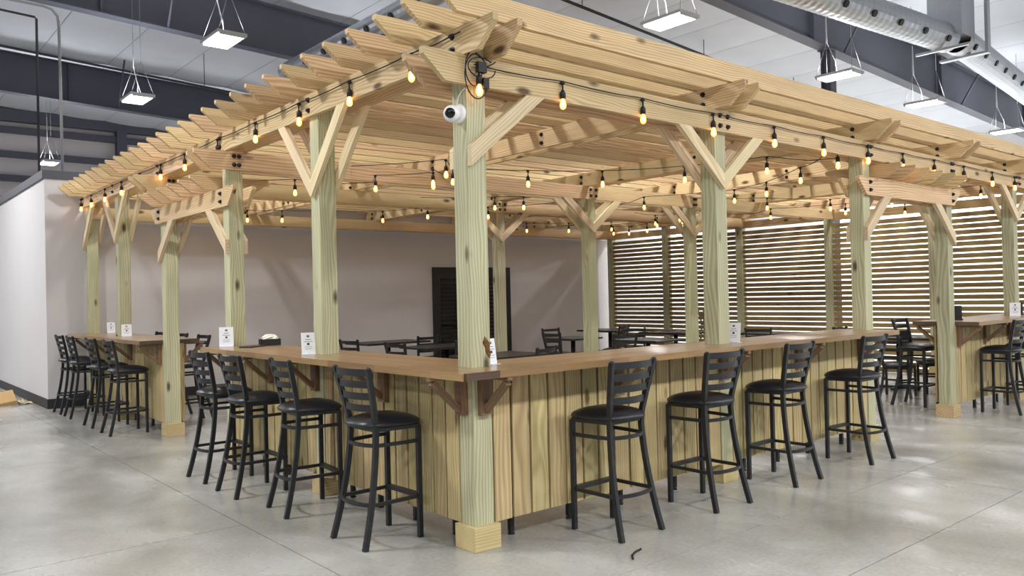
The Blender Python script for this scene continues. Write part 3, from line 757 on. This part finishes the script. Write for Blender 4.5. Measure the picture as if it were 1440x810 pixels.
zc = 2.84; yo = -h-T-.018
bx = [.66, 1.435, 2.25, 3.09, 3.885, 4.71, 5.45, 6.2, 6.99, 7.84, 8.585, 9.4, 10.2]
string('string_light', [(-.05, yo, 2.83)]+[(x, yo, zc) for x in bx]+[(11.3, yo, zc)], [(-.03, yo-.02, 2.825)]+[(x, yo, zc) for x in bx], 'string of warm bulbs along the front beam over the right bar stools')
zl = 3.012
by = [.416, 1.204, 2.0, 2.84, 3.72, 4.64, 5.43, 6.21, 6.99, 7.78, 8.51, 9.1]
string('string_light', [(yo, -.1, zl)]+[(yo, y, zl) for y in by]+[(yo, 9.2, zl)], [(yo, y, zl) for y in by], 'string of warm bulbs along the side beam towards the partition wall')
zi = 2.775
def interior(xy, label, lead=None, tail=None):
    b = [(x, y, zi) for x, y in xy]
    raw = ([lead] if lead else []) + b + ([tail] if tail else []); pts = [raw[0]]
    for p, q in zip(raw[:-1], raw[1:]):          # dip under the cross beams
        for yk in sorted((.09, L2, LC), reverse=q[1] < p[1]):
            if (p[1]-yk)*(q[1]-yk) < 0 and min(abs(p[1]-yk), abs(q[1]-yk)) > .1:
                for e in ((-.13, .13) if q[1] > p[1] else (.13, -.13)):
                    t = min(.97, max(.03, (yk+e-p[1])/(q[1]-p[1]))); pts.append((p[0]+t*(q[0]-p[0]), p[1]+t*(q[1]-p[1]), 2.70))
        pts.append(q)
    string('string_light', pts, b, label)
interior([(4.33, -.02), (4.05, .555), (3.83, 1.374), (3.32, 2.05), (2.63, 2.454), (1.86, 2.72), (1.52, 2.36)], 'string of warm bulbs crossing from the front beam to the cluster by the corner post', (4.6, -.03, 2.80), (1.2, L2-.12, 2.85))
interior([(1.745, 2.9), (1.87, 3.077), (1.465, 3.702-.15), (.895, 4.256)], 'short string of warm bulbs left of the corner post leading to the canopy opening', (2.4, L2-.12, 2.85), (.1, LC-.12, 2.85))
interior([(4.99, .747), (5.706, 1.611), (5.994, 2.259), (5.539, 3.38), (5.075, 4.186), (4.44, 5.40)], 'string of warm bulbs swinging from the front beam back past the braced inner post', (3.93, -.125, 2.70), (3.9, LC-.14, 2.85))
interior([(1.632, 7.366), (2.06, 7.16), (2.72, 6.87), (3.37, 6.568), (3.65, 5.8)], 'string of warm bulbs hanging in front of the partition wall left of the door', (.14, 8.0, 2.95), (3.7, LC+.14, 2.85))
interior([(3.761, 4.403), (4.075, 4.188)], 'pair of warm bulbs just right of the corner post under the inner beam', (3.3, LC-.14, 2.85), (4.6, L2+.14, 2.85))
interior([(6.715, 7.139), (7.456, 6.817), (7.975, 6.238), (8.127, 5.3)], 'string of warm bulbs before the partition wall right of the door', (5.6, 7.9, 2.85), (8.3, LC-.14, 2.85))
interior([(8.793, 6.94), (9.098, 6.812), (8.904, 6.19)], 'three warm bulbs at the corner of slat screen and partition wall', (8.6, 7.4, 2.87), (8.6, LC+.14, 2.85))
interior([(7.765, 5.04), (7.985, 4.639), (7.6, 4.397), (8.658, 3.405), (9.071, 2.368), (10.018, 1.885)], 'string of warm bulbs along the slat screen behind the second bar post', (7.7, LC-.14, 2.85), (10.9, 1.7, 2.85))
interior([(7.242, 2.573), (8.245, 2.167), (8.595, 1.435), (8.556, .262)], 'string of warm bulbs over the slat-side opening', (6.8, L2-.14, 2.85), (8.5, .12, 2.85))
# gathered cable at the corner
s = root('cable_loops', (-.02, yo-.01, 2.80), 0, 'black cable gathered in loops at the corner post top', 'cable')
for i, (rx, rz, dx, dz) in enumerate(((.085, .13, -.02, -.04), (.06, .10, -.045, 0), (.10, .06, .01, .01))):
    pts = [(dx+rx*math.cos(t*math.pi/12), -.006*i, dz+rz*math.sin(t*math.pi/12)) for t in range(3, 25)]
    tube('loop', pts, .004, 'cable', s, n=6)
boxes('plug', [((-.03, -.035, -.02), (.03, -.004, .04))], 'cable', s)
boxes('plug', [((.005, -.035, -.11), (.045, -.004, -.05))], 'cable', s)
tube('tie', [(.04, -.005, .02), (.10, 0, .05), (.13, .005, .07)], .004, 'cable', s, n=6)
# security camera on the corner post
s = root('security_camera', (-h, -.01, 2.56), 0, 'white ball security camera with black lens on the corner post', 'camera')
v, f = lathe_data([(.058, 0), (.058, .012), (.05, .02), (.03, .03)], 20); o = link('mount', mesh('mount', v, f, True), s, 'white_plastic', Matrix.Rotation(-math.pi/2, 4, 'Y'))
prof = [(.05*math.sin(math.pi*i/12)+.0005, -.05*math.cos(math.pi*i/12)) for i in range(13)]
v, f = lathe_data(prof, 20); bd = link('body', mesh('body', v, f, True), s, 'white_plastic', T4((-.062, 0, -.005)))
v, f = lathe_data([(.03, .040), (.03, .049), (.02, .053)], 16)
ln = link('lens', mesh('lens', v, f, True), bd, 'lens', V((-.75, -.65, -.12)).to_track_quat('Z', 'Y').to_matrix().to_4x4())
tube('lead', [(-.02, 0, .055), (-.012, .0, .10), (-.006, -.03, .13), (-.008, -.06, .14)], .004, 'white_plastic', s, n=6)

# ------------------------------------------------------------------ things on the bar tops
def card(x, y, rz, w=.105, hh=.15, label='', tilt=.12, group='white menu cards on the bar tops'):
    r = root('menu_card', (x, y, HC), rz, label, 'card', group)
    boxes('stand', [((-w/2, -.03, 0), (w/2, .035, .004))], 'acrylic', r)
    m = T4((0, 0, .003)) @ Matrix.Rotation(-tilt, 4, 'X')
    c = boxes('sheet', [((-w/2, -.0015, 0), (w/2, .0015, hh))], 'paper', r, m)
    yy = -.0022
    boxes('emblem', [((-.010, yy, hh*.78), (.010, -.0014, hh*.88))], 'ink', c)
    boxes('text_line', [((-.022, yy, hh*.665), (.022, -.0014, hh*.69))], 'ink', c)
    boxes('text_line', [((-.034, yy, hh*.57), (.034, -.0014, hh*.59))], 'ink', c)
    boxes('emblem', [((-.009, yy, hh*.42), (.009, -.0014, hh*.52))], 'ink_dark', c)
    boxes('text_line', [((-.03, yy, hh*.33), (.03, -.0014, hh*.345))], 'ink', c)
    boxes('text_line', [((-.026, yy, hh*.24), (.026, -.0014, hh*.255))], 'ink', c)
    return r
vw = lambda x, y: math.atan2(y+3.83, x+2.93)-math.pi/2     # turned to face the hall corner
card(.17, 8.80, vw(.1, 8.8)+.1, label='white menu card on the far end of the partition-wall bar top')
card(-.02, 7.28, vw(0, 7.6)+.1, .12, .15, label='white menu card in front of the middle post of the partition-wall bar')
card(-.13, 3.585, vw(0, 3.5), .125, .18, label='white menu card on the bar end by the canopy opening, leaning at the post')
card(-.135, 1.90, vw(0, 1.8)+.25, .105, .165, label='white menu card left of the second post on the L-shaped bar')
card(.155, .02, vw(.2, 0)+.95, .09, .155, label='white menu card seen narrow beside the corner post knot')
card(2.575, -.03, vw(2.5, 0)-.55, .12, .155, label='white menu card right of the second front post on the L-shaped bar')
card(8.55, -.10, vw(8.5, 0)-.1, .12, .17, label='white menu card on the small bar by the slat screen')
def holder(x, y, label):
    r = root('menu_holder', (x, y, HC), vw(x, y), label, 'menu holder')
    boxes('base', [((-.07, -.04, 0), (.07, .04, .015))], 'cable', r)
    boxes('menu', [((-.055, -.015, .015), (.055, -.006, .17))], 'bolt', r)
    boxes('menu', [((-.05, .006, .015), (.06, .014, .165))], 'steel_pipe', r)
holder(.02, 7.65, 'black menu holder behind the middle post of the partition-wall bar')
holder(7.25, .10, 'black menu holder at the near end of the small bar by the slat screen')
holder(9.1, .05, 'black menu holder next to the white card on the small bar by the slat screen')
r = root('napkin_caddy', (.215, 3.42, HC), vw(.3, 3.7)+.2, 'black caddy of crumpled pale napkins on the bar end', 'caddy')
boxes('tray', [((-.09, -.06, 0), (.09, -.052, .06)), ((-.09, .052, 0), (.09, .06, .06)), ((-.09, -.06, 0), (-.082, .06, .06)), ((.082, -.06, 0), (.09, .06, .06)), ((-.09, -.06, 0), (.09, .06, .006))], 'bolt', r)
vs, fs = [], []
rnd = random.Random(3)
for i in range(6):
    for k in range(12):
        a = 2*math.pi*k/12; q = math.sin(math.pi*(i+.5)/6*.5); rr = .075*math.cos(math.pi/2*i/6)*(1+.25*rnd.uniform(-1, 1))
        vs.append((rr*math.cos(a), rr*.6*math.sin(a), .04+.065*q))
for i in range(5):
    for k in range(12): fs.append((i*12+k, i*12+(k+1) % 12, (i+1)*12+(k+1) % 12, (i+1)*12+k))
fs += [tuple(range(11, -1, -1)), tuple(60+k for k in range(12))]
link('napkins', mesh('napkins', vs, fs), r, 'napkin')
r = root('bill_folder', (.0, 3.30, HC), .5, 'thin black folder lying flat on the bar end', 'folder')
boxes('cover', [((-.11, -.06, 0), (.11, .06, .006))], 'bolt', r); boxes('cover', [((-.11, -.058, .0065), (.11, .06, .012))], 'steel_pipe', r)
r = root('salt_shaker', (.22, 2.55, HC), 0, 'small black knob-topped shaker beside the second post on the bar', 'shaker')
v, f = lathe_data([(.02, 0), (.022, .01), (.012, .03), (.012, .04), (.022, .055), (.02, .07), (.006, .076)], 12); link('body', mesh('body', v, f, True), r, 'bolt')
# ------------------------------------------------------------------ floor odds and ends
r = root('cable_offcut', (.55, -.75, 0), .3, 'short black cable offcut lying on the concrete floor', 'offcut')
tube('strand', [(-.09, -.02, .006), (-.04, .008, .006), (.02, .018, .006), (.09, .012, .006)], .006, 'cable', r)
r = root('cardboard_pile', (-.93, 10.5, 0), .1, 'collapsed cardboard box and torn paper by the white partition', 'cardboard'); r.scale = (.5, .62, .95)
def sheet(name, quad, th, mat):
    vs = [V(q) for q in quad]; nr = (vs[1]-vs[0]).cross(vs[3]-vs[0]).normalized()*th
    link(name, mesh(name, vs+[q+nr for q in vs], [(0, 3, 2, 1), (4, 5, 6, 7), (0, 1, 5, 4), (1, 2, 6, 5), (2, 3, 7, 6), (3, 0, 4, 7)]), r, mat)
sheet('flap', [(-.55, -.35, .01), (.25, -.30, .06), (.32, .25, .20), (-.45, .30, .16)], .008, 'card')
sheet('flap', [(-.50, .30, .165), (.32, .26, .205), (.34, .55, .02), (-.45, .60, .01)], .008, 'card')
sheet('flap', [(-.5, -.36, .0), (.24, -.31, .0), (.24, -.30, .055), (-.5, -.352, .02)], .006, 'card')
vs, fs = [], []
rnd = random.Random(5)
for i in range(6):
    for k in range(6): vs.append((.28+.07*i+rnd.uniform(-.02, .02), -.45+.07*k+rnd.uniform(-.02, .02), .004+abs(rnd.gauss(.02, .025))))
for i in range(5):
    for k in range(5): fs.append((i*6+k, (i+1)*6+k, (i+1)*6+k+1, i*6+k+1))
link('torn_paper', mesh('torn_paper', vs, fs), r, 'paperbrown')

# ------------------------------------------------------------------ ceiling lamps
def make_lamp():
    r = root('hanging_lamp', (0, 0, 0), 0, 'x', 'ceiling lamp', 'hanging panel lamps')
    v, f = join([(box_v((-.17, -.33, .0), (.17, -.30, .06)), BOX_F), (box_v((-.17, .30, .0), (.17, .33, .06)), BOX_F), (box_v((-.20, -.33, .02), (-.17, .33, .06)), BOX_F), (box_v((.17, -.33, .02), (.20, .33, .06)), BOX_F), (box_v((-.17, -.30, .03), (.17, .30, .07)), BOX_F)])
    link('housing', mesh('housing', v, f), r, 'lamp_body')
    boxes('diffuser', [((-.165, -.295, .004), (.165, .295, .029))], 'lamp', r)
    for s in (-1, 1):
        for q in (-1, 1): tube('hanger_wire', [(q*.18, s*.31, .06), (0, s*.22, .62)], .004, 'wire', r, n=5)
        o = tube('hanger_rod', [(0, 0, 0), (0, 0, 1)], .005, 'wire', r, n=5); o.location = (0, s*.22, .62)
    tube('power_cord', [(.02, .05, .07), (.03, .08, .3), (.0, .2, .62), (.004, .215, 1.2)], .008, 'cord', r, n=6)
    return r
lampo = make_lamp(); used = [False]
def add_lamp(x, y, z, label, vis=True, pw=1.0):
    ld = D.lights.new('lamp_light', 'AREA'); ld.shape = 'RECTANGLE'; ld.size = .33; ld.size_y = .6; ld.energy = LAMP_W*pw; ld.color = LAMP_COL
    lo = D.objects.new('lamp_light', ld); COL.objects.link(lo)
    if vis:
        if not used[0]: o = lampo; used[0] = True
        else: o = copy_tree(lampo)
        o.location = (x, y, z); o['label'] = label
        lo.parent = o; lo.location = (0, 0, -.012)
        for c in o.children:
            if c.name.startswith('hanger_rod'): c.scale.z = zroof(x)-.02-z-.62
    else: lo.location = (x, y, z)
    ud = D.lights.new('roof_fill', 'AREA'); ud.shape = 'RECTANGLE'; ud.size = .3; ud.size_y = .5; ud.energy = LAMP_W*UP*(.12 if x > 8 else 1.8); ud.color = LAMP_COL  # added fill aimed at the roof, no part of the hung lamp
    uo = D.objects.new('roof_fill', ud); COL.objects.link(uo); uo.rotation_euler = (math.pi, 0, 0)
    if vis: uo.parent = o; uo.location = (0, 0, .09)
    else: uo.location = (x, y, z+.09)
vis = {(1.20, 7.00): 'square panel lamp hung nearest the pergola comb of rafters, over its left half',
       (1.20, 11.0): 'square panel lamp hung before the second dark roof beam above the partition room',
       (1.30, 18.9): 'small distant panel lamp hung above the partition cap near the end wall',
       (5.55, 2.88): 'panel lamp hung over the front rafters, first of the row along the dark beam',
       (10.05, 2.92): 'panel lamp hung beside the steel column, second of the row along the dark beam',
       (13.45, 2.96): 'panel lamp hung below the round duct, third of the row along the dark beam',
       (18.1, 3.06): 'panel lamp hung beyond the round duct, fourth of the row along the dark beam',
       (22.4, 3.06): 'panel lamp at the far end of the row along the dark beam'}
for (x_, y_), lb in vis.items(): add_lamp(x_, y_, 5.0, lb, True, .38 if x_ in (5.55, 10.05) else .7 if x_ == 13.45 else 1)
hid = 'panel lamp hung above the pergola rafters, seen only through their gaps'
# unseen rest of the lamp rows, plus fill lamps added beyond the slat screen: rows 8 m apart, lamps about 4.2 m apart in a row
for x_ in (-11.5, -7.2, -3.0, 1.2, 5.5, 9.8, 13.5, 17.9, 22.2, 24.6):  # last column, by wall_right, is added to brighten the slat gaps
    for y_ in (-13.4, -5.3, 2.95, 7.1, 11.0, 19.1):
        if any(abs(x_-a) < 1 and abs(y_-b) < 1 for a, b in list(vis)) and x_ < 24: continue
        if y_ == 7.1 and -4 < x_ < 12: continue
        p = 2.4 if x_ > 24 or (x_ > 12 and y_ > 6) else 2.7 if y_ == -5.3 and x_ < 12 else 2.3 if x_ == -3.0 and y_ > 0 else .6 if y_ < -6 or x_ < -8 or (x_, y_) == (1.2, 2.95) else 1.0  # lamps beyond the slats boosted, and added between rows, to whiten the gaps
        add_lamp(x_, y_, 5.0, '', False, p)

# ------------------------------------------------------------------ duct and pipes
du = root('air_duct', (0, 0, 0), 0, 'round spiral galvanised air duct with black outlets under the roof', 'duct')
def duct_seg(a, b, rad):
    a, b = V(a), V(b); d = b-a; n = int(d.length/.075); pts = []
    vs, fs = [], []; t = d.normalized(); s = t.cross(V((0, 0, 1))).normalized(); q = s.cross(t); K = 20
    for i in range(n+1):
        rr = rad*(1.0 if i % 2 else .975)
        for k in range(K):
            an = 2*math.pi*k/K; vs.append(a+d*(i/n)+s*rr*math.cos(an)+q*rr*math.sin(an))
    for i in range(n):
        for k in range(K): fs.append((i*K+k, i*K+(k+1) % K, (i+1)*K+(k+1) % K, (i+1)*K+k))
    o = link('duct_run', mesh('duct_run', vs, fs, False), du, 'galv')
    m = int(d.length/.72)
    ax = (s*.88-q*.48)
    if ax.dot(V((-2.9, -3.8, 1.5))-a) < 0: ax = (-s*.88-q*.48)
    for i in range(m):
        p = a+d*((i+.5)/m)+ax.normalized()*(rad-.01)
        v, f = lathe_data([(.055, 0), (.055, .03)], 10)
        link('outlet', cached('outlet', lambda: mesh('outlet', v, f)), o, 'bolt', T4(p) @ ax.to_track_quat('Z', 'Y').to_matrix().to_4x4())
duct_seg((2.0, 2.60, 5.7), (11.75, 1.872, 5.7), .245)
duct_seg((11.9, 1.78, 5.7), (20.5, 2.78, 5.7), .245)
duct_seg((3.87, 2.72, 5.9), (3.9, 10.9, 5.9), .17)
boxes('drop_box', [((11.55, 1.55, 5.68), (12.1, 2.1, 7.05))], 'galv', du)
boxes('hanger_bar', [((11.4, 1.4, 5.42), (11.46, 2.25, 5.46))], 'galv', du)
boxes('hanger_bar', [((12.25, 1.45, 5.44), (12.37, 2.2, 5.48)), ((12.25, 1.40, 5.44), (12.37, 1.45, 7.0))], 'galv', du)
def pipe(label, pts, rad, mat, hang=(), cat='pipe'):
    r = root('ceiling_pipe', pts[0], 0, label, cat); o = V(pts[0])
    tube('pipe_run', [V(p)-o for p in pts], rad, mat, r, n=8)
    for x_ in hang:
        p = V(pts[0]).lerp(V(pts[-1]), (x_-pts[0][0])/(pts[-1][0]-pts[0][0]))-o
        tube('hanger', [p, (p.x, p.y, zroof(x_)-.03-o.z)], .009, mat, r, n=5)
pipe('thin dark sprinkler pipe dropping to the partition room beside the conduit', [(-6, 13.5, 7.2), (.07, 13.35, 6.87), (.10, 13.35, 6.84), (.10, 13.35, HW+.03)], .022, 'steel_pipe')
pipe('thin dark sprinkler pipe in front of the second dark roof beam', [(-10, 15.0, 7.25), (20, 16.3, 5.9)], .028, 'steel_pipe', (.9, 4))
pipe('thin dark sprinkler pipe under the roof behind the row of lamps', [(2, 6.6, 7.15), (24, 7.6, 6.16)], .03, 'steel_pipe', (8, 12, 16))
pipe('silver conduit bending down from the roof into the partition room', [(-3, 9.9, 6.02), (-.42, 9.9, 5.98), (-.30, 9.9, 5.95), (-.23, 9.9, 5.86), (-.21, 9.9, 5.7), (-.197, 9.9, HW+.02)], .021, 'conduit', (), 'conduit')
pipe('black gas pipe with a bend beyond the round duct', [(24, .2, 6.3), (17.0, .9, 6.45), (16.4, .95, 6.5), (16.4, .95, 7.0)], .03, 'steel_pipe')
for o in (stool, chair): pass
